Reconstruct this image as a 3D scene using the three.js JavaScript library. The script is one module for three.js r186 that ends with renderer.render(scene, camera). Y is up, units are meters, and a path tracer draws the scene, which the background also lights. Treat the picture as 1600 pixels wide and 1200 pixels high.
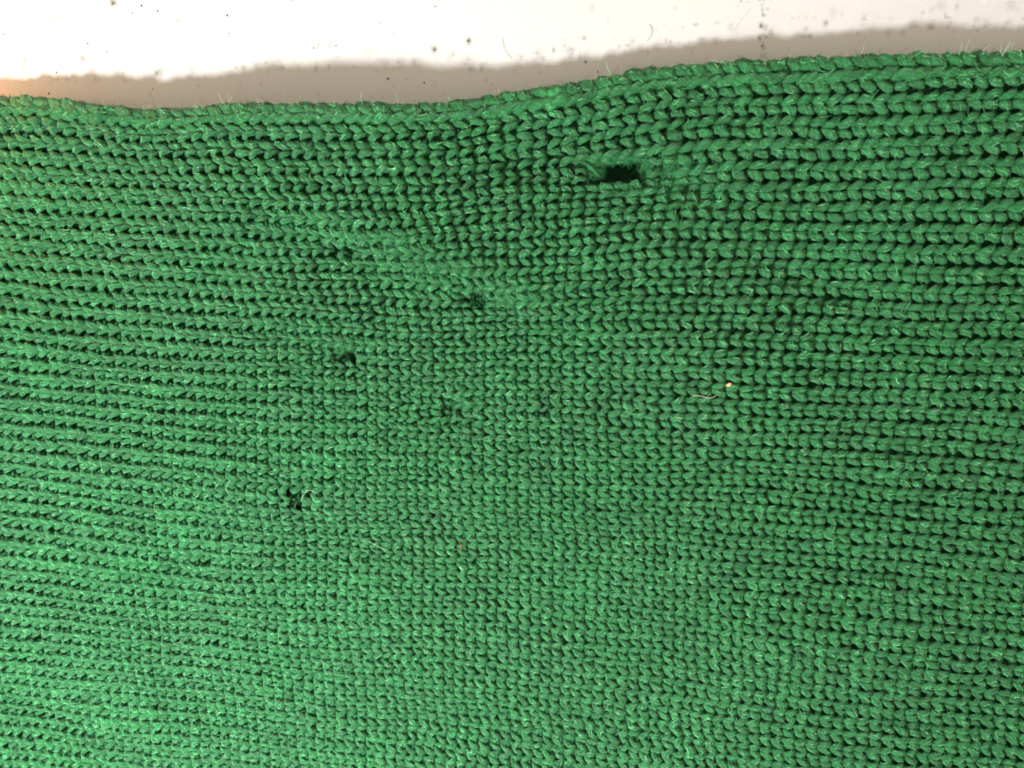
import * as THREE from 'three';

// ---------------------------------------------------------------- camera, sky, sun, exposure
const MM = 0.001;
const scene = new THREE.Scene();
const FOV = 47, DIST = 84 * MM, TILT = THREE.MathUtils.degToRad(13);
const target = new THREE.Vector3(0, 3.6 * MM, 0);
const camera = new THREE.PerspectiveCamera(FOV, 4 / 3, 0.004, 3);
camera.up.set(0, 0, -1);
camera.position.set(
  target.x + DIST * Math.sin(TILT) * 0.62,
  target.y + DIST * Math.cos(TILT),
  target.z - DIST * Math.sin(TILT) * 0.785);
camera.lookAt(target);
camera.updateMatrixWorld(true);
camera.focus = 0.088;
camera.userData.fStop = 48;

// the dim warm room all round, the small lamp held over the knit from the lower left, the amber lamp left of the frame
const ROOM = new Float32Array(64 * 32 * 4);
for (let j = 0; j < 32; j++) for (let i = 0; i < 64; i++) {
  const o = (j * 64 + i) * 4, up = THREE.MathUtils.clamp((j + 0.5) / 16 - 1, 0, 1);      // row 0 is straight down
  ROOM[o] = 0.50 + 0.06 * up; ROOM[o + 1] = 0.42 + 0.06 * up; ROOM[o + 2] = 0.325 + 0.06 * up; ROOM[o + 3] = 1;
}
const room = new THREE.DataTexture(ROOM, 64, 32, THREE.RGBAFormat, THREE.FloatType);
room.mapping = THREE.EquirectangularReflectionMapping;
room.magFilter = room.minFilter = THREE.LinearFilter;
room.needsUpdate = true;
scene.background = room;
scene.environment = room;

const LAMP_AT = new THREE.Vector3(-50 * MM, 106 * MM, 57 * MM);
const lampLight = new THREE.PointLight(new THREE.Color(1, 0.995, 0.985), 0.078, 0, 2);
lampLight.position.copy(LAMP_AT);
lampLight.castShadow = true;
lampLight.shadow.radius = 0.5;
lampLight.shadow.mapSize.set(2048, 2048);
lampLight.shadow.camera.near = 0.02; lampLight.shadow.camera.far = 1;
scene.add(lampLight);

const renderer = new THREE.WebGLRenderer({ antialias: true });
renderer.toneMapping = THREE.LinearToneMapping;
renderer.toneMappingExposure = 1.55;
renderer.shadowMap.enabled = true;
renderer.shadowMap.type = THREE.PCFSoftShadowMap;

// ---------------------------------------------------------------- helpers
let seed = 20240611;
function rnd() { seed = (seed + 0x6D2B79F5) | 0; let t = Math.imul(seed ^ (seed >>> 15), 1 | seed); t = (t + Math.imul(t ^ (t >>> 7), 61 | t)) ^ t; return ((t ^ (t >>> 14)) >>> 0) / 4294967296; }
const rr = (a, b) => a + (b - a) * rnd();
const gauss = () => Math.sqrt(-2 * Math.log(1 - rnd() * 0.9999)) * Math.cos(6.2831853 * rnd());
function hash(i, j) { let h = Math.imul(i, 374761393) + Math.imul(j, 668265263); h = Math.imul(h ^ (h >>> 13), 1274126177); return ((h ^ (h >>> 16)) >>> 0) / 4294967296; }
function noise(x, y) {
  const i = Math.floor(x), j = Math.floor(y), u = x - i, v = y - j, s = u * u * (3 - 2 * u), t = v * v * (3 - 2 * v);
  const a = hash(i, j), b = hash(i + 1, j), c = hash(i, j + 1), d = hash(i + 1, j + 1);
  return (a + (b - a) * s) * (1 - t) + (c + (d - c) * s) * t;
}
const smooth = (a, b, x) => { const t = Math.min(1, Math.max(0, (x - a) / (b - a))); return t * t * (3 - 2 * t); };
function spline(xs, ys, x) {                     // smooth curve through points, straight beyond its ends
  const n = xs.length;
  const slope = (i) => i === 0 ? (ys[1] - ys[0]) / (xs[1] - xs[0]) : i === n - 1 ? (ys[n - 1] - ys[n - 2]) / (xs[n - 1] - xs[n - 2]) : (ys[i + 1] - ys[i - 1]) / (xs[i + 1] - xs[i - 1]);
  if (x <= xs[0]) return ys[0] + slope(0) * (x - xs[0]);
  if (x >= xs[n - 1]) return ys[n - 1] + slope(n - 1) * (x - xs[n - 1]);
  let i = 0; while (x > xs[i + 1]) i++;
  const h = xs[i + 1] - xs[i], t = (x - xs[i]) / h, t2 = t * t, t3 = t2 * t;
  return (2 * t3 - 3 * t2 + 1) * ys[i] + (t3 - 2 * t2 + t) * h * slope(i) + (-2 * t3 + 3 * t2) * ys[i + 1] + (t3 - t2) * h * slope(i + 1);
}
const numbers = {};
function numbered(name) { const k = numbers[name] = (numbers[name] ?? -1) + 1; return k ? `${name}_${String(k).padStart(3, '0')}` : name; }
function shadows(o) { o.castShadow = true; o.receiveShadow = true; return o; }
function top(o, name, label, category, group) { o.name = numbered(name); o.userData.label = label; o.userData.category = category; if (group) o.userData.group = group; scene.add(o); return o; }

// the cloth is surveyed on a 1600 x 1200 chart of the place; place() gives the point of that chart at height h (metres) above the table
const camX = new THREE.Vector3(), camY = new THREE.Vector3(), camZ = new THREE.Vector3();
camera.matrixWorld.extractBasis(camX, camY, camZ);
const TY = Math.tan(THREE.MathUtils.degToRad(FOV / 2));
function place(px, py, h, out) {
  const sx = (px - 800) / 600 * TY, sy = -(py - 600) / 600 * TY;
  const dx = camX.x * sx + camY.x * sy - camZ.x, dy = camX.y * sx + camY.y * sy - camZ.y, dz = camX.z * sx + camY.z * sy - camZ.z;
  const k = (h - camera.position.y) / dy;
  return out.set(camera.position.x + dx * k, h, camera.position.z + dz * k);
}
const V = (x = 0, y = 0, z = 0) => new THREE.Vector3(x, y, z);

// ---------------------------------------------------------------- the tabletop
const table = new THREE.Group(); table.name = 'tabletop'; table.userData.kind = 'structure'; scene.add(table);
{
  // dirt, scuffs and wear of the white paint; the sheet spans SPAN_X x SPAN_Z metres
  const SPAN_X = 0.16, SPAN_Z = 0.08, TWd = 2048, THt = 1024;
  const origin = place(800, 60, 0, V());
  const data = new Uint8Array(TWd * THt * 4), rough = new Uint8Array(TWd * THt * 4);
  const lum = new Float32Array(TWd * THt).fill(1);
  const toTex = (px, py) => { const p = place(px, py, 0, V()); return [((p.x - origin.x) / SPAN_X + 0.5) * TWd, (0.5 - (p.z - origin.z) / SPAN_Z) * THt]; };
  function blot(px, py, rx, ry, depth) {
    const [cx, cy] = toTex(px, py), k = 0.78;
    rx *= k; ry *= k;
    for (let y = Math.max(0, Math.floor(cy - 3 * ry)); y < Math.min(THt, cy + 3 * ry); y++) for (let x = Math.max(0, Math.floor(cx - 3 * rx)); x < Math.min(TWd, cx + 3 * rx); x++) {
      const d = ((x - cx) / rx) ** 2 + ((y - cy) / ry) ** 2 + (noise(x * 0.5, y * 0.5) - 0.5) * 1.2;
      lum[y * TWd + x] *= 1 - depth * Math.max(0, Math.min(1, Math.exp(-d)));
    }
  }
  for (const [x, y, r, d] of [[85, 27, 5, .16], [277, 32, 5, .2], [277, 60, 5, .14], [128, 92, 5, .3], [38, 93, 3, .22], [30, 76, 4, .12], [36, 108, 5, .25], [62, 110, 4, .2], [42, 35, 4, .1], [176, 5, 6, .4], [228, 82, 3, .15], [325, 100, 5, .16], [250, 110, 9, .15],
    [380, 106, 5, .2], [300, 108, 6, .15], [678, 78, 5, .35], [732, 65, 4, .45], [575, 80, 9, .10], [600, 98, 11, .15], [625, 98, 8, .14], [515, 72, 7, .12], [730, 96, 9, .14], [700, 92, 5, .1], [925, 12, 5, .1], [1290, 36, 4, .2], [1350, 26, 4, .1], [1300, 20, 6, .08], [1470, 10, 7, .1], [1425, 40, 5, .1], [1040, 70, 6, .1], [840, 85, 8, .1], [890, 82, 9, .12], [1580, 8, 8, .1]]) blot(x, y, r, r * rr(0.8, 1.3), Math.min(0.75, d * 1.6));
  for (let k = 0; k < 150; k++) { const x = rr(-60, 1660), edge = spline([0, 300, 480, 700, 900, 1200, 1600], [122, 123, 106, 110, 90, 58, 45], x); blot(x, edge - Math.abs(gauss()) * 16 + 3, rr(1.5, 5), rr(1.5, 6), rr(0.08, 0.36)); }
  for (let k = 0; k < 320; k++) blot(rr(-100, 1700), rr(-60, 190), rr(1, 3.5), rr(1, 3.5), rr(0.03, 0.2));
  for (let k = 0; k < 55; k++) blot(1191 + gauss() * 3.6, rr(-70, 92), rr(1.2, 3.2), rr(1.2, 3.6), rr(0.15, 0.5));      // grime in the seam
  for (let k = 0; k < 18; k++) { const t = k / 17; blot(1171 - 30 * t + gauss() * 0.7, 14 + 42 * t, 1.3, 1.6, rr(0.08, 0.2)); }  // hair crack beside the seam
  for (let k = 0; k < 26; k++) { const t = k / 25; blot(1178 - 90 * t + gauss() * 1.2, 84 + 18 * t, 1.8, 1.8, rr(0.02, 0.08)); }
  for (let y = 0; y < THt; y++) for (let x = 0; x < TWd; x++) {
    const i = y * TWd + x, o = i * 4;
    const n = 0.955 + 0.03 * noise(x * 0.013, y * 0.02) + 0.02 * noise(x * 0.09, y * 0.11) + 0.03 * (noise(x * 0.8, y * 0.8) - 0.5);
    const L = Math.min(1, n * lum[i]);
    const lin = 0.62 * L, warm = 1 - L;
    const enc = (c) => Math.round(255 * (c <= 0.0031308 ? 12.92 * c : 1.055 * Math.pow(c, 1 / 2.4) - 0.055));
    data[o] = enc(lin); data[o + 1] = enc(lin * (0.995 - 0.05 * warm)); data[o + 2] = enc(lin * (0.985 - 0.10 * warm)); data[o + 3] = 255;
    const b = 120 + 90 * (noise(x * 0.25, y * 0.25) - 0.5) + 60 * (noise(x * 0.9 + 40, y * 0.9) - 0.5);
    rough[o] = rough[o + 1] = rough[o + 2] = b; rough[o + 3] = 255;
  }
  const map = new THREE.DataTexture(data, TWd, THt); map.colorSpace = THREE.SRGBColorSpace;
  const bump = new THREE.DataTexture(rough, TWd, THt);
  for (const t of [map, bump]) { t.wrapS = t.wrapT = THREE.MirroredRepeatWrapping; t.magFilter = THREE.LinearFilter; t.needsUpdate = true; }
  const paint = new THREE.MeshStandardMaterial({ map, bumpMap: bump, bumpScale: 0.03 * MM, roughness: 0.55 });
  // two painted boards that meet at the dirty seam, their facing arrises worn round
  const seamA = place(1191, -40, 0, V()), seamB = place(1191, 100, 0, V());
  const lean = (seamB.x - seamA.x) / (seamB.z - seamA.z);
  for (const side of [-1, 1]) {
    const prof = [[0.35, 0], [0.30 * 0.2, 0], [0.00022, 0], [0.0001, -0.000012], [0, -0.00003], [0, -0.004], [0.35, -0.02]];
    const pos = [], uv = [], idx = [], zs = [-0.3, -0.08, -0.02, 0.02, 0.3];
    for (const z of zs) for (const [d, y] of prof) {
      const x = seamA.x + lean * (z - seamA.z) + side * d;
      pos.push(x, y, z); uv.push((x - origin.x) / SPAN_X + 0.5, 0.5 - (z - origin.z) / SPAN_Z);
    }
    const n = prof.length;
    for (let j = 0; j < zs.length - 1; j++) for (let i = 0; i < n - 1; i++) { const a = j * n + i, b = a + 1, c = a + n, d = c + 1; side < 0 ? idx.push(a, c, b, b, c, d) : idx.push(a, b, c, b, d, c); }
    const g = new THREE.BufferGeometry();
    g.setAttribute('position', new THREE.Float32BufferAttribute(pos, 3)); g.setAttribute('uv', new THREE.Float32BufferAttribute(uv, 2)); g.setIndex(idx); g.computeVertexNormals();
    const nm = g.attributes.normal, ps = g.attributes.position; for (let i = 0; i < nm.count; i++) if (ps.getY(i) > -0.001) nm.setXYZ(i, 0, 1, 0);
    const m = shadows(new THREE.Mesh(g, paint)); m.name = side < 0 ? 'board' : 'board_001'; table.add(m);
  }
}

// ---------------------------------------------------------------- the survey of the cloth
const COLX = [0, 425, 775, 1125, 1525], ROWI = [0, 5, 10, 15, 20, 25, 30, 35, 40, 45, 50, 55];
const ROWY = [
  [152, 275, 393, 508, 616, 720, 820, 916, 1006, 1093, 1178, 1261],
  [158, 297, 419, 541, 651, 764, 866, 962, 1050, 1139, 1229, 1318],
  [147, 292, 430, 552, 662, 778, 877, 978, 1078, 1178, 1278, 1378],
  [102, 265, 420, 557, 679, 793, 904, 1013, 1121, 1229, 1337, 1445],
  [82, 255, 427, 569, 702, 829, 944, 1058, 1168, 1278, 1388, 1498]];
const EDGE_X = [-200, 0, 60, 150, 230, 300, 350, 500, 680, 750, 800, 900, 1000, 1100, 1200, 1300, 1400, 1500, 1600, 1800];
const EDGE_Y = [148, 152, 154, 164, 172, 168, 163, 162, 162, 152, 144, 130, 110, 100, 94, 90, 86, 84, 82, 78];
const edgeY = (x) => spline(EDGE_X, EDGE_Y, x) + 5;
function rowY(w, x) {
  const ys = ROWY.map((r) => spline(ROWI, r, w)), y0 = spline(COLX, ROWY.map((r) => r[0]), x);
  return spline(COLX, ys, x) + (edgeY(x) - y0) * Math.exp(-w / 6);
}
const PY = [150, 450, 800, 1200];
const PITCH = [[19, 17.5, 16, 13.8], [22, 17.5, 16.5, 15], [25, 18.2, 17.2, 16], [24, 21.6, 19, 17.5], [25, 23, 21, 20]];
const pitchAt = (x, y) => spline(COLX, PITCH.map((p) => spline(PY, p, Math.max(100, Math.min(1250, y)))), Math.max(-40, Math.min(1640, x)));
// x of course c (c grows to the right from a line at 830) on a few levels of y
const LEVELS = []; for (let y = 60; y <= 1320; y += 60) LEVELS.push(y);
const CMIN = -72, CMAX = 62;
const COURSEX = LEVELS.map((y) => {
  const a = new Float64Array(CMAX - CMIN + 1); a[-CMIN] = 830;
  for (let c = 1; c <= CMAX; c++) a[c - CMIN] = a[c - 1 - CMIN] + pitchAt(a[c - 1 - CMIN], y);
  for (let c = -1; c >= CMIN; c--) a[c - CMIN] = a[c + 1 - CMIN] - pitchAt(a[c + 1 - CMIN], y);
  return a;
});
function courseX(c, y) {
  const fy = Math.max(0, Math.min(LEVELS.length - 1.001, (y - 60) / 60)), j = Math.floor(fy), t = fy - j;
  const fc = Math.max(0, Math.min(CMAX - CMIN - 0.001, c - CMIN)), i = Math.floor(fc), s = fc - i;
  const A = COURSEX[j], B = COURSEX[j + 1];
  return (A[i] + (A[i + 1] - A[i]) * s) * (1 - t) + (B[i] + (B[i + 1] - B[i]) * s) * t;
}
// moth holes: x, y, half width, half height, how far the stitches round it are pushed apart
const HOLES = [[966, 268, 50, 15, 0.25], [542, 557, 20, 8, 0.2], [752, 456, 20, 8, 0.6], [468, 782, 16, 10, 0.05], [541, 378, 18, 6, 0.4], [706, 634, 14, 6, -0.2]];
const LOST = [4, 1, 1, 1, 0, 0];                                   // stitches eaten away in each
const lost = new Set();
// heights in millimetres
const HEDGE_X = [-200, 0, 150, 230, 500, 680, 800, 900, 1100, 1600, 1800], HEDGE = [2.3, 2.4, 3.5, 4.0, 5.0, 4.7, 3.8, 3.5, 3.5, 3.7, 3.7];
function bump2(x, y, cx, cy, rx, ry, ang = 0) { const c = Math.cos(ang), s = Math.sin(ang), dx = x - cx, dy = y - cy; const u = (dx * c + dy * s) / rx, v = (-dx * s + dy * c) / ry; return Math.exp(-u * u - v * v); }
function rise(x, y) {
  let h = spline(HEDGE_X, HEDGE, x);
  const s = y - edgeY(x);
  h += 4.5 * smooth(-40, 440, s);
  h -= 4.6 * smooth(470, 1350, y) * (1 - 0.7 * smooth(800, 1600, x));
  h -= 6.8 * smooth(950, 1750, x) * smooth(-20, 330, s);
  h -= 2.6 * smooth(520, -200, x) * smooth(-20, 330, s);
  h += 1.35 * bump2(x, y, 690, 398, 260, 34, 0.37);
  h += 1.1 * bump2(x, y, 735, 330, 280, 85, 0.37);               // falling away gently on its upper side              // the pucker that runs down to the second hole
  h -= 0.7 * bump2(x, y, 620, 470, 210, 50, 0.42);
  h -= 0.40 * bump2(x, y, 590, 565, 140, 70, 0.1);
  h += 0.55 * bump2(x, y, 330, 335, 260, 46, 0.05);
  h += 1.0 * bump2(x, y, 1560, 330, 130, 110, 0.5);
  h -= 3.6 * bump2(x, y, 1300, 390, 185, 190, 0.5);               // hollow right of the first hole
  h -= 1.1 * bump2(x, y, 260, 985, 70, 140, 0.3);
  h += 0.8 * bump2(x, y, 150, 1040, 140, 60, 0.3);
  h += 0.4 * bump2(x, y, 560, 900, 200, 120, 0.2);
  h -= 1.3 * bump2(x, y, 1078, 290, 50, 36, 0.1);                 // felted dip beside the first hole
  h -= 1.6 * bump2(x, y, 706, 636, 26, 19, 0.1);
  h -= 1.2 * bump2(x, y, 541, 382, 28, 12, 0.1);
  h -= 0.8 * bump2(x, y, 542, 557, 34, 14, 0.1);
  h -= 0.6 * bump2(x, y, 468, 782, 26, 16, 0.1);
  h -= 0.9 * bump2(x, y, 752, 462, 26, 14, 0.1);                 // worn dent
  h += 0.8 * (noise(x / 170, y / 120) - 0.5) + 0.28 * (noise(x / 70 + 9, y / 55) - 0.5);
  for (const [cx, cy, rx, ry, k] of HOLES) h -= 0.5 * k * bump2(x, y, cx, cy, rx * 1.6, ry * 2.2);
  return 1.6 + 0.5 * Math.log(1 + Math.exp((h - 1.6) / 0.5));    // never lower than the layer underneath
}
const FOLD = 1.15;                                              // radius of the folded edge, mm
const tmpA = V(), tmpB = V();
function chartOf(w, c) {
  let py = w >= 0 ? rowY(w, 800) : edgeY(800), px = 800;
  for (let k = 0; k < 4; k++) { px = courseX(c, py); py = rowY(Math.max(w, 0), px); }
  py += 11 * bump2(px, py, 968, 262, 160, 60);
  return [px + (noise(w * 0.35 + 50, c * 0.12) - 0.5) * 11 + (noise(w * 0.9 + 7, c * 0.4) - 0.5) * 4, py + (noise(w * 0.3, c * 0.10 + 20) - 0.5) * (w < 2 ? 0 : 10) + (noise(w * 0.8 + 90, c * 0.35) - 0.5) * (w < 1 ? 0 : 4)];
}
HOLES.forEach((hole, n) => {
  let best = 1e9, bw = 0, bc = 0;
  for (let w = 0; w < 55; w++) for (let c = CMIN + 3; c < CMAX - 3; c++) { const [x, y] = chartOf(w + 0.5, c - 0.4), d = Math.hypot(x - hole[0], y - hole[1]); if (d < best) { best = d; bw = w; bc = c; } }
  const a = -Math.floor(LOST[n] / 2);
  for (let k = 0; k < LOST[n]; k++) lost.add(bw * 1000 + bc + a + k);
  const y = chartOf(bw + 0.5, bc - 0.4)[1]; hole[1] = y;
});
function survey(w, c, out) {
  let py = w >= 0 ? rowY(w, 800) : edgeY(800), px = 800;
  for (let k = 0; k < 4; k++) { px = courseX(c, py); py = rowY(Math.max(w, 0), px); }
  py += 11 * bump2(px, py, 968, 262, 160, 60);
  px += (noise(w * 0.35 + 50, c * 0.12) - 0.5) * 11 + (noise(w * 0.9 + 7, c * 0.4) - 0.5) * 4; py += (noise(w * 0.3, c * 0.10 + 20) - 0.5) * (w < 2 ? 0 : 10) + (noise(w * 0.8 + 90, c * 0.35) - 0.5) * (w < 1 ? 0 : 4);
  for (const [cx, cy, rx, ry, k] of HOLES) {
    const dx = (px - cx) / (rx * 1.25), dy = (py - cy) / (ry * 1.7), d = Math.hypot(dx, dy);
    if (d < 4) { py += Math.sign(dy) * k * ry * Math.exp(-d * d * 0.55) * Math.min(1, Math.abs(dy) * 3); px += Math.sign(dx) * k * rx * 0.25 * Math.exp(-d * d * 0.6) * Math.min(1, Math.abs(dx) * 3); }
  }
  const H = rise(px, py);
  if (w >= 0) {
    const e = edgeY(px), s = Math.max(0, place(px, py, H * MM, tmpA).z - place(px, e, H * MM, tmpB).z) / MM;
    const h = s < FOLD ? H - FOLD + Math.sqrt(Math.max(0, FOLD * FOLD - (FOLD - s) ** 2)) : H;
    return place(px, py, h * MM, out);
  }
  const phi = Math.min(Math.PI / 2 + 0.2, -w * 1.75 / FOLD);
  place(px, edgeY(px), (H - FOLD) * MM, out);
  out.z += FOLD * (1 - Math.cos(phi)) * MM; out.y -= FOLD * Math.sin(phi) * MM;
  return out;
}
// a table of points of the cloth, three per wale and two per course
const W0 = -1.4, W1 = 56, WS = 3, CS = 2;
const NW = Math.round((W1 - W0) * WS) + 1, NC = (CMAX - CMIN) * CS + 1;
const gridP = new Float32Array(NW * NC * 3), gridN = new Float32Array(NW * NC * 3);
{
  const p = V();
  for (let i = 0; i < NW; i++) for (let j = 0; j < NC; j++) { survey(W0 + i / WS, CMIN + j / CS, p); gridP.set([p.x, p.y, p.z], (i * NC + j) * 3); }
  const a = V(), b = V(), at = (i, j, o) => o.fromArray(gridP, (Math.max(0, Math.min(NW - 1, i)) * NC + Math.max(0, Math.min(NC - 1, j))) * 3);
  const q = V();
  for (let i = 0; i < NW; i++) for (let j = 0; j < NC; j++) {
    at(i + 1, j, a).sub(at(i - 1, j, q)); at(i, j + 1, b).sub(at(i, j - 1, q));
    a.cross(b).normalize();                                        // rows run to +z, courses to +x: z cross x is up
    gridN.set([a.x, a.y, a.z], (i * NC + j) * 3);
  }
}
function cloth(w, c, P, N) {
  const fi = Math.max(0, Math.min(NW - 1.001, (w - W0) * WS)), fj = Math.max(0, Math.min(NC - 1.001, (c - CMIN) * CS));
  const i = Math.floor(fi), j = Math.floor(fj), s = fi - i, t = fj - j, o = (i * NC + j) * 3, u = o + NC * 3;
  const k00 = (1 - s) * (1 - t), k01 = (1 - s) * t, k10 = s * (1 - t), k11 = s * t;
  const f = (g, d) => g[o + d] * k00 + g[o + 3 + d] * k01 + g[u + d] * k10 + g[u + 3 + d] * k11;
  P.set(f(gridP, 0), f(gridP, 1), f(gridP, 2));
  N.set(f(gridN, 0), f(gridN, 1), f(gridN, 2));
  return P;
}
const inv = new THREE.Matrix4().copy(camera.matrixWorld).invert(), cv = V();
function chart(P) { cv.copy(P).applyMatrix4(inv); return [800 + cv.x / -cv.z / TY * 600, 600 - cv.y / -cv.z / TY * 600]; }

// ---------------------------------------------------------------- wool
function yarnTextures() {
  const S = 256, col = new Uint8Array(S * S * 4), bmp = new Uint8Array(S * S * 4);
  const fib = [];
  for (let k = 0; k < 300; k++) fib.push({ u: rnd(), v: rnd(), l: rr(0.2, 0.6), tw: 1 + gauss() * 0.25, w: rr(0.006, 0.016), t: rnd() });
  const H = new Float32Array(S * S), C = new Float32Array(S * S).fill(0.5);
  for (const f of fib) {
    const n = Math.ceil(f.l * S * 1.5);
    for (let s = 0; s < n; s++) {
      const q = s / n, v = f.v + q * f.l, u = f.u + f.tw * q * f.l, r = f.w * S;
      for (let d = -Math.ceil(r); d <= Math.ceil(r); d++) {
        const e = 1 - (d / (r + 0.5)) ** 2; if (e <= 0) continue;
        const X = ((Math.round(u * S + d) % S) + S) % S, Y = ((Math.round(v * S) % S) + S) % S, i = Y * S + X;
        const hh = (0.35 + 0.65 * f.t) * e; if (hh > H[i]) { H[i] = hh; C[i] = f.t; }
      }
    }
  }
  for (let y = 0; y < S; y++) for (let x = 0; x < S; x++) {
    const i = y * S + x, o = i * 4, t = C[i];
    const m = 0.66 + 0.34 * t;
    col[o] = 255 * Math.min(1, m * (0.86 + 0.14 * t)); col[o + 1] = 255 * m; col[o + 2] = 255 * Math.min(1, m * (0.9 + 0.1 * t)); col[o + 3] = 255;
    bmp[o] = bmp[o + 1] = bmp[o + 2] = 255 * H[i]; bmp[o + 3] = 255;
  }
  const map = new THREE.DataTexture(col, S, S), bump = new THREE.DataTexture(bmp, S, S);
  map.colorSpace = THREE.SRGBColorSpace;
  for (const t of [map, bump]) { t.wrapS = t.wrapT = THREE.RepeatWrapping; t.magFilter = THREE.LinearFilter; t.needsUpdate = true; }
  return { map, bump };
}
const yt = yarnTextures();
const WOOL = [0.036, 0.265, 0.084];
const wool = new THREE.MeshPhysicalMaterial({
  color: new THREE.Color().setRGB(...WOOL), map: yt.map, bumpMap: yt.bump, bumpScale: 0.13 * MM, roughness: 0.5, specularIntensity: 1,
  sheen: 0.35, sheenRoughness: 0.5, sheenColor: new THREE.Color().setRGB(0.35, 0.7, 0.45), vertexColors: true,
});
const fibreMat = new THREE.MeshPhysicalMaterial({ color: 0xffffff, roughness: 0.33, specularIntensity: 1 });

const sweater = new THREE.Group();
top(sweater, 'knitted_sweater', 'green fine knit wool sweater with moth holes lying folded on the white surface', 'sweater');

// one stitch: across the wale (in wales), along it (in courses, growing to the left), height (in wales)
const SEG = 22, SIDES = 12;
function loopPath(sep, jit) {
  const k = (v) => v + gauss() * jit;
  const half = [[-0.5, -0.06, -0.52], [-0.28, -0.16, -0.5], [-0.06 - 0.11 * sep, 0.00, -0.28], [-0.12 - 0.11 * sep, 0.26, 0.20], [-0.285 - 0.065 * sep, 0.69, 0.27], [-0.385 - 0.03 * sep, 1.00, -0.18], [-0.26, 1.17, -0.48]];
  const pts = half.map(([a, b, z], i) => V(i ? k(a) : a, i ? k(b) : b, k(z)));
  pts.push(V(k(0), k(1.20), -0.54));
  for (let i = half.length - 1; i >= 0; i--) { const [a, b, z] = half[i]; pts.push(V(i ? -k(a) : -a, i ? k(b) : b, k(z))); }
  return new THREE.CatmullRomCurve3(pts);
}
const nearHole = (px, py) => Math.min(...HOLES.map(([cx, cy, rx, ry]) => Math.hypot((px - cx) / (rx * 1.6), (py - cy) / (ry * 2.4))));
const spots = [];                                                  // where surface fibres may sit: point, tangent, outward, radius
const P = V(), N = V(), P2 = V(), N2 = V(), T = V(), X = V(), Y = V(), A = V(), B = V();
for (let w = -1; w < 55; w++) {
  const pos = [], nor = [], uv = [], col = [], idx = [];
  for (let c = CMIN + 2; c < CMAX - 2; c++) {
    cloth(w + 0.5, c - 0.4, P, N);
    const [px, py] = chart(P);
    if (px < -60 || px > 1670 || py > 1260) continue;
    if (lost.has(w * 1000 + c)) continue;
    const worn = Math.exp(-(nearHole(px, py) ** 2));
    const wl = cloth(w + 1, c - 0.4, A, N2).distanceTo(cloth(w, c - 0.4, B, N2));
    const cl = cloth(w + 0.5, c, A, N2).distanceTo(cloth(w + 0.5, c - 1, B, N2));
    const size = Math.min(wl, cl * 1.45, 2.6 * MM) * (w < 1 ? 0.9 : 1);
    const rad = size * (w < 1 ? 0.24 : 0.168 + 0.026 * smooth(800, 1250, px)) * (1 + gauss() * 0.08) * (1 - 0.25 * worn);
    const sep = 0.75 * smooth(850, 1350, px) + 0.12 * gauss();
    const curve = loopPath(sep, 0.036 + 0.05 * worn);
    const lift = gauss() * 0.045 - worn * 0.12;
    const pts = [], nrm = [];
    for (let s = 0; s <= SEG; s++) {
      const q = curve.getPoint(s / SEG);
      cloth(w + 0.5 + q.x, c - (w < 1 ? 0.45 + (q.y - 0.45) * 1.35 : q.y), P, N);
      pts.push(P.clone().addScaledVector(N, (q.z * (w < 1 ? 0.5 : 1) + lift) * size)); nrm.push(N.clone());
    }
    const base = pos.length / 3, v0 = rnd(), tone = 1 + gauss() * 0.08 + (noise(px / 45, py / 40) - 0.5) * 0.16, pale = 1 + (noise(px / 110 + 3, py / 80) - 0.5) * 0.35, turn0 = rnd() * 6.28, u0 = rnd();
    let len = 0;
    Y.copy(nrm[0]);
    for (let s = 0; s <= SEG; s++) {
      T.subVectors(pts[Math.min(SEG, s + 1)], pts[Math.max(0, s - 1)]).normalize();
      Y.addScaledVector(T, -Y.dot(T)).normalize(); X.crossVectors(Y, T);
      if (s) len += pts[s].distanceTo(pts[s - 1]);
      const mid = Math.min(s, SEG - s) / SEG;                      // 0 at the feet, 0.5 at the head
      const leg = Math.exp(-(((mid - 0.25) / 0.10) ** 2));         // fuller where the leg lies free
      for (let k = 0; k <= SIDES; k++) {
        const f = k / SIDES * Math.PI * 2, twist = 3 * (f + turn0 - len / (3.0 * MM) * 6.28);
        const r = rad * (0.80 + 0.34 * leg) * (1 + 0.16 * Math.cos(twist));
        const cx = Math.cos(f), sy = Math.sin(f), nx = X.x * cx + Y.x * sy, ny = X.y * cx + Y.y * sy, nz = X.z * cx + Y.z * sy;
        const dr = 0.16 * 3 * Math.sin(twist), tx = -X.x * sy + Y.x * cx, ty = -X.y * sy + Y.y * cx, tz = -X.z * sy + Y.z * cx;
        pos.push(pts[s].x + nx * r, pts[s].y + ny * r, pts[s].z + nz * r);
        const l = Math.hypot(nx + tx * dr, ny + ty * dr, nz + tz * dr);
        nor.push((nx + tx * dr) / l, (ny + ty * dr) / l, (nz + tz * dr) / l);
        uv.push(u0 + k / SIDES, v0 + len / (1.6 * MM));
        col.push(tone * pale, tone, tone * (0.5 + 0.5 * pale));
      }
      if (s > 3 && s < SEG - 3 && !(s > SEG / 2 - 2 && s < SEG / 2 + 2)) spots.push([pts[s], T.clone(), nrm[s], rad, w, px, py]);
    }
    for (let s = 0; s < SEG; s++) for (let k = 0; k < SIDES; k++) { const a = base + s * (SIDES + 1) + k, b = a + SIDES + 1; idx.push(a, a + 1, b, a + 1, b + 1, b); }
  }
  if (!idx.length) continue;
  const g = new THREE.BufferGeometry();
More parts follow.
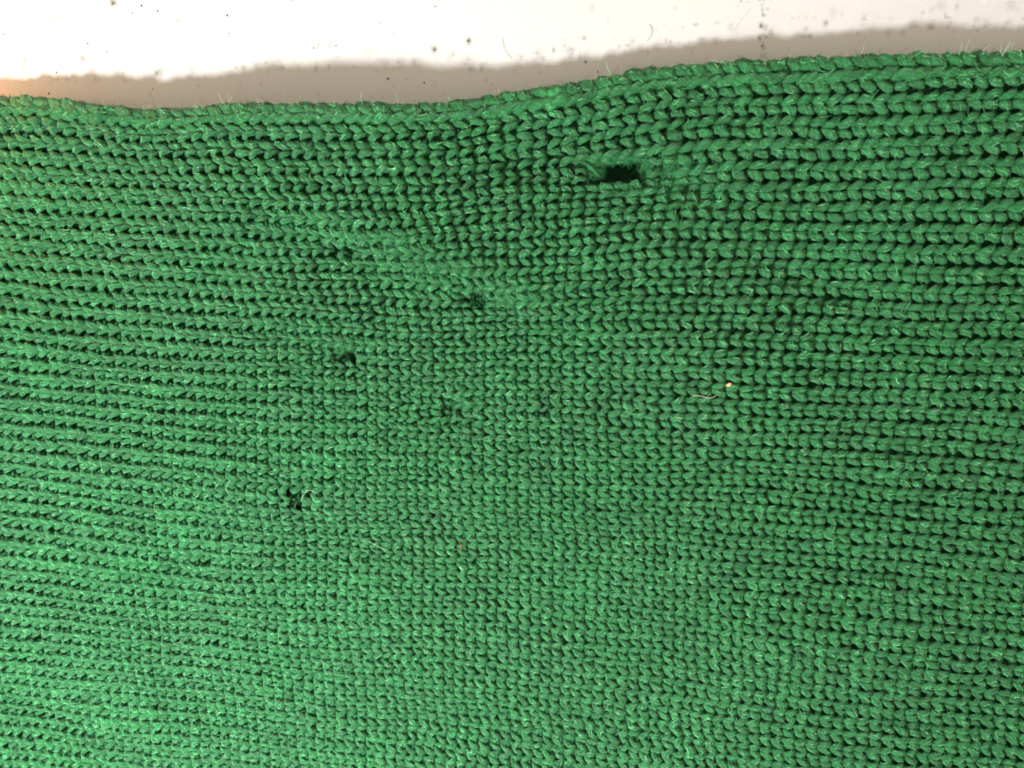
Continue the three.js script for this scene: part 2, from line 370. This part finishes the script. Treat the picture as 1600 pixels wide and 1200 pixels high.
  g.setAttribute('position', new THREE.Float32BufferAttribute(pos, 3)); g.setAttribute('normal', new THREE.Float32BufferAttribute(nor, 3));
  g.setAttribute('uv', new THREE.Float32BufferAttribute(uv, 2)); g.setAttribute('color', new THREE.Float32BufferAttribute(col, 3)); g.setIndex(idx);
  const m = shadows(new THREE.Mesh(g, wool)); m.name = 'stitch_row' + (w + 1 ? '_' + String(w + 1).padStart(3, '0') : ''); sweater.add(m);
}

// the layer of the garment underneath, turning up inside the fold and on beneath the knit
{
  const pos = [], uv = [], idx = [], nx = 124, ny = 40, turn = [2.3, 1.8, 1.4, 1.1, 0.6, 0.2, -0.2, -0.5, -0.8];
  for (let j = 0; j <= ny; j++) for (let i = 0; i <= nx; i++) {
    if (j < turn.length) {
      cloth(turn[j], CMIN + 5 + (CMAX - CMIN - 10) * i / nx, P, N);
      P.addScaledVector(N, -0.40 * MM); pos.push(P.x, P.y, P.z); uv.push(P.x / (1.6 * MM), j * 0.8); continue;
    }
    cloth(-0.8, CMIN + 5 + (CMAX - CMIN - 10) * i / nx, P, N);
    const px = chart(P)[0], e = edgeY(px) + 20, py = e + (1330 - e) * (j - turn.length) / (ny - turn.length);
    const lift = 0.45 + 0.12 * noise(i * 0.5, j * 0.5);
    place(px, py, lift * MM, P); pos.push(P.x, P.y, P.z); uv.push(P.x / (1.6 * MM), P.z / (1.6 * MM));
  }
  for (let j = 0; j < ny; j++) for (let i = 0; i < nx; i++) { const a = j * (nx + 1) + i, b = a + 1, c = a + nx + 1, d = c + 1; idx.push(a, c, b, b, c, d); }
  const g = new THREE.BufferGeometry();
  g.setAttribute('position', new THREE.Float32BufferAttribute(pos, 3)); g.setAttribute('uv', new THREE.Float32BufferAttribute(uv, 2)); g.setIndex(idx); g.computeVertexNormals();
  const m = shadows(new THREE.Mesh(g, new THREE.MeshStandardMaterial({ color: new THREE.Color().setRGB(0.03, 0.17, 0.065), roughness: 0.95, bumpMap: yt.bump, bumpScale: 0.1 * MM })));
  m.name = 'under_layer'; sweater.add(m);
}

// the purl side of the knit, seen dark green in the gaps between the stitches; eaten away at the holes
{
  const pos = [], uv = [], idx = [], w0 = 2.2, w1 = 55.5, nw = Math.round((w1 - w0) * 2), c0 = CMIN + 4, nc = (CMAX - CMIN - 8) * 2, keep = [];
  for (let i = 0; i <= nw; i++) for (let j = 0; j <= nc; j++) {
    const w = w0 + (w1 - w0) * i / nw, c = c0 + j / 2;
    cloth(w, c, P, N);
    const wl = cloth(w + 0.5, c, A, N2).distanceTo(cloth(w - 0.5, c, B, N2)), [px, py] = chart(P);
    keep.push(px > -60 && px < 1670 && py < 1270 && !HOLES.some(([cx, cy, rx, ry], n) => LOST[n] && ((px - cx) / (rx * 1.25)) ** 2 + ((py - cy) / (ry * 1.9)) ** 2 < 1));
    P.addScaledVector(N, -(0.37 + 0.10 * Math.cos(c * Math.PI * 2) * Math.cos(w * Math.PI * 2)) * Math.min(wl, 2.2 * MM));
    pos.push(P.x, P.y, P.z); uv.push(P.x / (1.6 * MM), P.z / (1.6 * MM));
  }
  for (let i = 0; i < nw; i++) for (let j = 0; j < nc; j++) { const a = i * (nc + 1) + j, b = a + 1, c = a + nc + 1, d = c + 1; if (keep[a] && keep[b] && keep[c] && keep[d]) idx.push(a, c, b, b, c, d); }
  const g = new THREE.BufferGeometry();
  g.setAttribute('position', new THREE.Float32BufferAttribute(pos, 3)); g.setAttribute('uv', new THREE.Float32BufferAttribute(uv, 2)); g.setIndex(idx); g.computeVertexNormals();
  const m = shadows(new THREE.Mesh(g, new THREE.MeshStandardMaterial({ color: new THREE.Color().setRGB(...WOOL), map: yt.map, roughness: 0.95, bumpMap: yt.bump, bumpScale: 0.12 * MM })));
  m.name = 'inner_face'; sweater.add(m);
}

// ---------------------------------------------------------------- fibres
// a fibre of unit length along y, bent in x, unit half-thickness in z and x is set by the copy's matrix
function fibreGeometry(bend, wave) {
  const pos = [], nor = [], idx = [], n = 5, k = 3;
  for (let s = 0; s <= n; s++) {
    const t = s / n, taper = s === n ? 0.4 : 1;
    const cx = bend * (t * t), cz = wave * Math.sin(t * 5.2);
    for (let q = 0; q < k; q++) { const f = q / k * 6.2832; pos.push(cx, t, cz); nor.push(Math.cos(f) * taper, 0, Math.sin(f) * taper); }
  }
  for (let s = 0; s < n; s++) for (let q = 0; q < k; q++) { const a = s * k + q, b = s * k + (q + 1) % k; idx.push(a, a + k, b, b, a + k, b + k); }
  return { pos, nor, idx };
}
const shapes = [[0.10, 0.03], [0.28, 0.05], [-0.2, 0.08], [0.45, 0.02]].map(([b, w]) => fibreGeometry(b, w));
// thickness is baked for a length of one millimetre, so that copies scaled evenly keep about their real gauge
function bakedFibre(sh, length, gauge) {
  const g = new THREE.BufferGeometry(), p = new Float32Array(sh.pos.length), nn = new Float32Array(sh.pos.length);
  for (let i = 0; i < sh.pos.length; i++) { p[i] = sh.pos[i] * length + sh.nor[i] * gauge; nn[i] = sh.nor[i]; }
  g.setAttribute('position', new THREE.BufferAttribute(p, 3)); g.setAttribute('normal', new THREE.BufferAttribute(nn, 3)); g.setIndex(sh.idx);
  return g;
}
const PALE = [0.55, 0.70, 0.42];
function fibreColor(out, pale) {
  const m = 0.20 * Math.exp(rnd() * 3.3), k = rnd() < pale ? rr(0.3, 1) : 0.32 * smooth(1.2, 4.2, m);
  return out.setRGB(Math.min(1, (WOOL[0] * m * 1.25) * (1 - k) + PALE[0] * k), Math.min(1, (WOOL[1] * m * 1.12) * (1 - k) + PALE[1] * k), Math.min(1, (WOOL[2] * m * 1.25) * (1 - k) + PALE[2] * k));
}
const M4 = new THREE.Matrix4(), dir = V(), side = V(), fwd = V(), at = V(), colr = new THREE.Color();
function basis(p, d, out, s) {
  side.crossVectors(out, d).normalize(); fwd.crossVectors(d, side);
  return M4.makeBasis(fwd.clone().multiplyScalar(s), d.clone().multiplyScalar(s), side.clone().multiplyScalar(s)).setPosition(p);
}
function bed(name, count, fill, gauge) {                            // fill(): sets at, dir, Y (outward) and returns the length in mm
  const per = Math.ceil(count / shapes.length);
  shapes.forEach((sh, k) => {
    const im = new THREE.InstancedMesh(bakedFibre(sh, 1 * MM, gauge * MM), fibreMat, per);
    for (let i = 0; i < per; i++) { const l = fill(); im.setMatrixAt(i, basis(at, dir, Y, l)); im.setColorAt(i, fibreColor(colr, fill.pale)); }
    im.name = name + (k ? '_' + String(k).padStart(3, '0') : ''); im.userData.kind = 'stuff'; shadows(im); sweater.add(im);
  });
}
let gaugeHere = 1;
function onYarn(spread, lift) {
  const [p, t, n, r] = spots[Math.floor(rnd() * spots.length)];
  gaugeHere = Math.min(1.05, r / (0.30 * MM));
  const f = gauss() * 0.75; X.crossVectors(n, t).normalize();
  Y.copy(n).multiplyScalar(Math.cos(f)).addScaledVector(X, Math.sin(f)).normalize();
  at.copy(p).addScaledVector(Y, r * rr(0.95, 1.12));
  dir.copy(t).multiplyScalar(rnd() < 0.5 ? -1 : 1);
  dir.addScaledVector(X, gauss() * spread).addScaledVector(Y, lift + gauss() * lift * 0.7).normalize();
}
const lying = () => { onYarn(0.36, 0.07); const l = rr(0.25, 0.65) * gaugeHere; at.addScaledVector(dir, -l * 0.4 * MM); return l; };
lying.pale = 0.03;
bed('surface_fibres', 150000, lying, 0.013);
bed('yarn_strands', 260000, lying, 0.030);
const standing = () => { onYarn(1.0, 0.55); return rr(0.35, 1.2) * gaugeHere; };
standing.pale = 0.03;
bed('loose_fuzz', 22000, standing, 0.010);
const rim = spots.filter((s) => s[4] < 2 && s[4] >= 0 && s[2].y > 0.35 && s[2].y < 0.95), rimward = V(0, 0, -1);
const edging = () => {
  const [p, t, n, r] = rim[Math.floor(rnd() * rim.length)];
  Y.copy(n); at.copy(p).addScaledVector(n, r);
  dir.copy(rimward).addScaledVector(n, rr(0.2, 1.2)).add(V(gauss() * 0.6, gauss() * 0.35, gauss() * 0.4)).normalize();
  return rnd() < 0.03 ? rr(0.8, 1.6) : 0.15 + Math.abs(gauss()) * 0.25;
};
edging.pale = 0.85;
bed('edge_fuzz', 1500, edging, 0.011);

// frayed wool in and round the moth holes
function merged(list) {                                             // [matrix, shape geometry, colour]
  const pos = [], nor = [], col = [], idx = [], v = V();
  for (const [m, g, c] of list) {
    const b = pos.length / 3, p = g.attributes.position, n = g.attributes.normal;
    for (let i = 0; i < p.count; i++) { v.fromBufferAttribute(p, i).applyMatrix4(m); pos.push(v.x, v.y, v.z); v.fromBufferAttribute(n, i).transformDirection(m); nor.push(v.x, v.y, v.z); col.push(c.r, c.g, c.b); }
    for (let i = 0; i < g.index.count; i++) idx.push(b + g.index.getX(i));
  }
  const g = new THREE.BufferGeometry();
  g.setAttribute('position', new THREE.Float32BufferAttribute(pos, 3)); g.setAttribute('normal', new THREE.Float32BufferAttribute(nor, 3)); g.setAttribute('color', new THREE.Float32BufferAttribute(col, 3)); g.setIndex(idx);
  return g;
}
const frayMat = new THREE.MeshPhysicalMaterial({ vertexColors: true, roughness: 0.55 });
const frayShapes = shapes.map((s) => bakedFibre(s, 1 * MM, 0.014 * MM));
function fray(label, patches) {                                     // patches: x, y, spread x, spread y, count, lengths, heading, heading spread, lift above cloth mm
  const list = [];
  for (const [x, y, sx, sy, n, l0, l1, head, hs, up] of patches) for (let i = 0; i < n; i++) {
    const px = x + gauss() * sx, py = y + gauss() * sy, h = head + gauss() * hs;
    place(px, py, (rise(px, py) + up + gauss() * 0.12) * MM, at);
    dir.set(Math.cos(h), gauss() * 0.35, Math.sin(h)).normalize(); Y.set(0, 1, 0).addScaledVector(dir, -dir.y).normalize().applyAxisAngle(dir, rr(-1.8, 1.8));
    const l = rr(l0, l1); at.addScaledVector(dir, -l * 0.5 * MM);
    list.push([basis(at, dir, Y, l).clone(), frayShapes[i % 4], new THREE.Color().setRGB(...WOOL).multiplyScalar(rr(0.5, 1.5))]);
  }
  const m = shadows(new THREE.Mesh(merged(list), frayMat)); m.name = numbered('frayed_wool'); m.userData.label = label; sweater.add(m);
}
const H90 = Math.PI / 2;
fray('frayed wool round the large dark hole below the folded edge', [
  [958, 249, 24, 4, 260, 0.5, 1.3, 0.1, 0.6, 0.15], [965, 291, 24, 2, 90, 0.4, 1.0, 0.1, 0.5, 0.05], [935, 270, 5, 6, 60, 0.3, 0.8, 0.4, 0.9, -0.1], [1012, 266, 7, 8, 180, 0.4, 1.1, 1.2, 0.9, -0.05], [928, 268, 9, 6, 120, 0.4, 1.0, 0.3, 0.8, -0.1], [1052, 262, 10, 18, 320, 0.5, 1.5, H90, 0.6, 0.25], [1082, 290, 28, 18, 650, 0.5, 1.7, H90, 0.9, 0.2],
  [915, 262, 10, 7, 90, 0.4, 1.1, -0.6, 0.9, 0.1],  [985, 298, 26, 4, 160, 0.4, 1.2, 0, 0.8, 0.2], [1030, 275, 10, 8, 160, 0.4, 1.2, 0.6, 1, -0.1]]);
fray('felted fuzz over the diagonal pucker and its small hole', [
  [738, 464, 9, 7, 60, 0.4, 1, H90, 0.7, -0.2], [800, 462, 34, 12, 420, 0.4, 1.3, 0.2, 1.1, 0.2], [700, 418, 45, 14, 380, 0.4, 1.3, 0.5, 0.9, 0.2], [620, 382, 45, 12, 260, 0.4, 1.2, 0.4, 1, 0.2], [520, 340, 30, 14, 200, 0.4, 1.2, 0.2, 1, 0.2]]);
fray('dark slit with torn wool left of the middle of the knit', [[538, 545, 14, 5, 120, 0.4, 1.1, 0, 0.8, 0.15], [548, 558, 16, 4, 40, 0.4, 1, H90, 0.6, -0.3], [515, 552, 10, 6, 60, 0.3, 0.9, 0.3, 1, 0.05]]);
fray('torn wool curling over the lower left hole', [[488, 792, 8, 6, 60, 0.3, 0.9, 0.9, 0.9, 0.1], [470, 780, 9, 7, 30, 0.4, 1, -0.8, 0.8, -0.2]]);
fray('fluff at the small dark slit above the pucker', [[541, 368, 14, 4, 70, 0.4, 1, 0, 0.9, 0.1], [565, 380, 14, 5, 50, 0.4, 1, 0.4, 0.9, 0.1]]);
fray('worn fuzzy dent in the middle of the knit', [[704, 634, 14, 9, 220, 0.4, 1.2, 0, 0.9, 0.05]]);

// ends of broken yarn at the large hole
{
  const endMat = new THREE.MeshPhysicalMaterial({ color: new THREE.Color().setRGB(...WOOL), map: yt.map, bumpMap: yt.bump, bumpScale: 0.1 * MM, roughness: 0.5, sheen: 0.35, sheenColor: new THREE.Color().setRGB(0.35, 0.7, 0.45) });
  for (const [r, ...pts] of [[0.17, [905, 252, 0], [918, 258, 0.25], [930, 268, 0.15], [937, 277, -0.4]], [0.16, [1050, 252, 0.1], [1034, 250, 0.35], [1020, 257, 0.2], [1012, 268, -0.5]], [0.13, [1058, 298, 0], [1047, 286, 0.4], [1046, 272, 0.45], [1055, 260, 0.2]]]) {
    const g = new THREE.TubeGeometry(new THREE.CatmullRomCurve3(pts.map(([x, y, u]) => place(x, y, (rise(x, y) + u) * MM, V()))), 22, r * MM, 8);
    const p = g.attributes.position, n = g.attributes.normal, u = g.attributes.uv;
    for (let i = 0; i < p.count; i++) { const k = (0.12 * Math.cos(3 * (u.getY(i) * 6.28 - u.getX(i) * 9)) - 0.45 * smooth(0.75, 1, u.getX(i))) * r * MM; p.setXYZ(i, p.getX(i) + n.getX(i) * k, p.getY(i) + n.getY(i) * k, p.getZ(i) + n.getZ(i) * k); }
    const m = shadows(new THREE.Mesh(g, endMat)); m.name = numbered('broken_yarn'); sweater.add(m);
  }
}

// ---------------------------------------------------------------- bits lying on the sweater and on the table
function clothTop(px, py, up) { return place(px, py, (rise(px, py) + up) * MM, V()); }
function strand(points, r, mat) { return shadows(new THREE.Mesh(new THREE.TubeGeometry(new THREE.CatmullRomCurve3(points), 28, r, 6), mat)); }
{
  // crumb: a cracked husk of a seed
  const g = new THREE.IcosahedronGeometry(1, 4), p = g.attributes.position, v = V();
  for (let i = 0; i < p.count; i++) {
    v.fromBufferAttribute(p, i);
    const k = 0.8 + 0.35 * noise(v.x * 2.2 + 7, v.y * 2.2 + v.z * 1.7 + 3) + 0.12 * noise(v.x * 6, v.z * 6 + v.y * 5);
    v.multiplyScalar(k); if (v.y > 0.45) v.y = 0.45 + (v.y - 0.45) * 0.3; p.setXYZ(i, v.x * 0.33 * MM, v.y * 0.26 * MM, v.z * 0.28 * MM);
  }
  g.computeVertexNormals();
  const husk = new THREE.MeshPhysicalMaterial({ color: new THREE.Color().setRGB(0.52, 0.34, 0.13), roughness: 0.4, clearcoat: 0.3 });
  const c = new THREE.Group(); c.position.copy(clothTop(1140, 602, 0.55)); c.rotation.set(0.3, 0.7, 0.4); c.scale.setScalar(0.85);
  const b = shadows(new THREE.Mesh(g, husk)); b.name = 'husk'; c.add(b);
  const f = shadows(new THREE.Mesh(new THREE.ConeGeometry(0.14 * MM, 0.5 * MM, 9, 3), new THREE.MeshStandardMaterial({ color: new THREE.Color().setRGB(0.35, 0.17, 0.06), roughness: 0.7 })));
  f.position.set(-0.28 * MM, 0.12 * MM, -0.26 * MM); f.rotation.set(-1.1, 0.4, 0.9); f.name = 'stalk_end'; c.add(f);
  top(c, 'crumb', 'tiny yellow crumb stuck on the green stitches, the only yellow bit on the knit', 'crumb');
}
const greenHair = new THREE.MeshPhysicalMaterial({ color: new THREE.Color().setRGB(0.34, 0.62, 0.36), roughness: 0.4 });
const paleHair = new THREE.MeshPhysicalMaterial({ color: new THREE.Color().setRGB(0.5, 0.56, 0.42), roughness: 0.4 });
top(strand([[1082, 618, 0.6], [1096, 619, 0.8], [1106, 622, 0.86], [1116, 620, 0.8], [1123, 615, 0.55]].map(([x, y, u]) => clothTop(x, y, u)), 0.026 * MM, paleHair),
  'pale_fibre', 'pale curved fibre lying on the stitches beside the yellow crumb', 'fibre');
top(strand([[470, 783, 0.5], [474, 774, 0.8], [482, 766, 0.95], [490, 768, 0.8], [492, 774, 0.5]].map(([x, y, u]) => clothTop(x, y, u)), 0.018 * MM, greenHair),
  'pale_fibre', 'light green looped fibre curling over the lower left hole', 'fibre');
top(strand([[576, 846, 0.5], [586, 851, 0.8], [598, 857, 0.85], [606, 859, 0.6]].map(([x, y, u]) => clothTop(x, y, u)), 0.022 * MM, greenHair),
  'pale_fibre', 'short straight light green fibre lying right of the lower left hole', 'fibre');
const straw = new THREE.MeshStandardMaterial({ color: new THREE.Color().setRGB(0.22, 0.12, 0.07), roughness: 0.7 });
top(strand([[717, 846, 0.55], [720, 853, 0.85], [719, 862, 0.7]].map(([x, y, u]) => clothTop(x, y, u)), 0.04 * MM, straw),
  'brown_fibre', 'tiny brown scrap of fibre caught in the stitches below the middle of the knit', 'fibre');

const dirt = [0.07, 0.15, 0.26].map((k) => new THREE.MeshStandardMaterial({ color: new THREE.Color().setRGB(k, k * 0.85, k * 0.7), roughness: 0.9 }));
function grain() {
  const g = new THREE.IcosahedronGeometry(1, 2), p = g.attributes.position, o = rnd() * 50;
  for (let i = 0; i < p.count; i++) { const x = p.getX(i), y = p.getY(i), z = p.getZ(i), k = 0.7 + 0.6 * noise(x * 1.7 + o, z * 1.7 + y * 1.3); p.setXYZ(i, x * k, y * k * 0.6, z * k); }
  g.computeVertexNormals(); return g;
}
const grains = [grain(), grain(), grain()];
[[5, 54, 2.0, 0], [207, 20, 1.8, 0], [221, 9, 2.6, 1], [246, 17, 2.3, 0], [137, 68, 2.1, 0], [167, 80, 1.9, 0], [355, 24, 2.6, 0], [358, 52, 2.0, 0], [455, 1, 1.8, 1], [490, 75, 2.4, 0], [525, 71, 1.9, 1], [593, 36, 1.8, 2], [680, 10, 2.0, 1], [679, 78, 3.0, 1], [731, 64, 2.4, 1],
  [88, 113, 1.9, 1], [76, 146, 2.7, 0], [238, 139, 1.9, 1], [606, 123, 2.6, 1], [663, 129, 2.5, 1], [915, 97, 2.1, 0], [934, 112, 1.6, 1], [1158, 2, 2.2, 0], [176, 6, 3.0, 1], [1190, 72, 1.6, 1]].forEach(([x, y, r, k], i) => {
  const m = shadows(new THREE.Mesh(grains[i % 3], dirt[k]));
  place(x, y, 0.02 * MM, m.position); const s = r * 0.034 * MM; m.scale.set(s, s * 0.8, s * rr(0.8, 1.6)); m.rotation.y = rr(0, 6);
  const shaded = y > 110 && x !== 88;
  top(m, 'dirt_speck', shaded ? 'tiny dark speck of dirt in the shadow strip along the sweater edge' : 'tiny dark speck of dirt on the brightly lit part of the white surface', 'speck', shaded ? 'dark specks in the shadow strip' : 'dark specks on the lit white surface');
});
const darkHair = new THREE.MeshStandardMaterial({ color: new THREE.Color().setRGB(0.3, 0.28, 0.25), roughness: 0.6 });
top(strand([[1015, 38, 0.05], [1019, 46, 0.12], [1017, 56, 0.1], [1011, 64, 0.05]].map(([x, y, u]) => place(x, y, u * MM, V())), 0.02 * MM, darkHair), 'hair', 'short curved grey hair on the white surface left of the dirty seam', 'hair');
top(strand([[786, 60, 0.05], [787, 72, 0.12], [791, 82, 0.1], [800, 92, 0.05]].map(([x, y, u]) => place(x, y, u * MM, V())), 0.016 * MM, darkHair), 'hair', 'thin straight grey hair on the white surface near its middle', 'hair');

// the small amber lamp that stands just outside the left of the frame and warms the shadow there
{
  const lamp = new THREE.Group(); place(-215, 128, 0, lamp.position);
  const metal = new THREE.MeshStandardMaterial({ color: new THREE.Color().setRGB(0.5, 0.48, 0.45), metalness: 0.9, roughness: 0.35 });
  const base = shadows(new THREE.Mesh(new THREE.LatheGeometry([[0, 0], [2.4, 0], [2.6, 0.2], [2.6, 0.8], [2.2, 1.1], [1.5, 1.3], [1.4, 4.2], [1.7, 4.4], [1.7, 5.0], [0, 5.0]].map(([x, y]) => new THREE.Vector2(x * MM, y * MM)), 32), metal));
  base.name = 'lamp_base'; lamp.add(base);
  const bulb = new THREE.Mesh(new THREE.LatheGeometry([[0, 5.02], [1.3, 5.02], [1.9, 6.2], [2.1, 7.6], [1.8, 9.0], [1.0, 9.9], [0, 10.2]].map(([x, y]) => new THREE.Vector2(x * MM, y * MM)), 32),
    new THREE.MeshStandardMaterial({ color: new THREE.Color().setRGB(0.8, 0.35, 0.05), emissive: new THREE.Color().setRGB(1, 0.36, 0.05), emissiveIntensity: 3, roughness: 0.4 }));
  bulb.name = 'bulb'; lamp.add(bulb);
  const glow = new THREE.PointLight(new THREE.Color().setRGB(1, 0.42, 0.11), 0.00092, 0, 2);
  glow.position.set(0, 8.2 * MM, 0); glow.castShadow = true; glow.shadow.radius = 0.1; glow.shadow.camera.near = 0.001; lamp.add(glow);
  top(lamp, 'amber_lamp', 'tiny glowing amber lamp on the white surface left of the sweater edge', 'lamp');
}
// the small round lamp held over the knit
{
  const lamp = new THREE.Group(); lamp.position.copy(LAMP_AT).add(V(0, 4 * MM, 0));
  const shell = new THREE.MeshStandardMaterial({ color: new THREE.Color().setRGB(0.06, 0.06, 0.065), roughness: 0.5 });
  const head = shadows(new THREE.Mesh(new THREE.LatheGeometry([[7.6, 0.2], [8.6, 0], [9.4, 0.8], [9.4, 6], [8.4, 7.2], [0, 7.2]].map(([x, y]) => new THREE.Vector2(x * MM, y * MM)), 40), shell));
  head.name = 'lamp_head'; lamp.add(head);
  const lens = new THREE.Mesh(new THREE.CylinderGeometry(7.5 * MM, 7.5 * MM, 0.6 * MM, 40), new THREE.MeshStandardMaterial({ color: 0xffffff, emissive: 0xffffff, emissiveIntensity: 2 }));
  lens.position.y = 0.9 * MM; lens.name = 'lens'; lamp.add(lens);
  top(lamp, 'round_lamp', 'small round black lamp shining down on the sweater from above its lower left', 'lamp');
}

renderer.render(scene, camera);
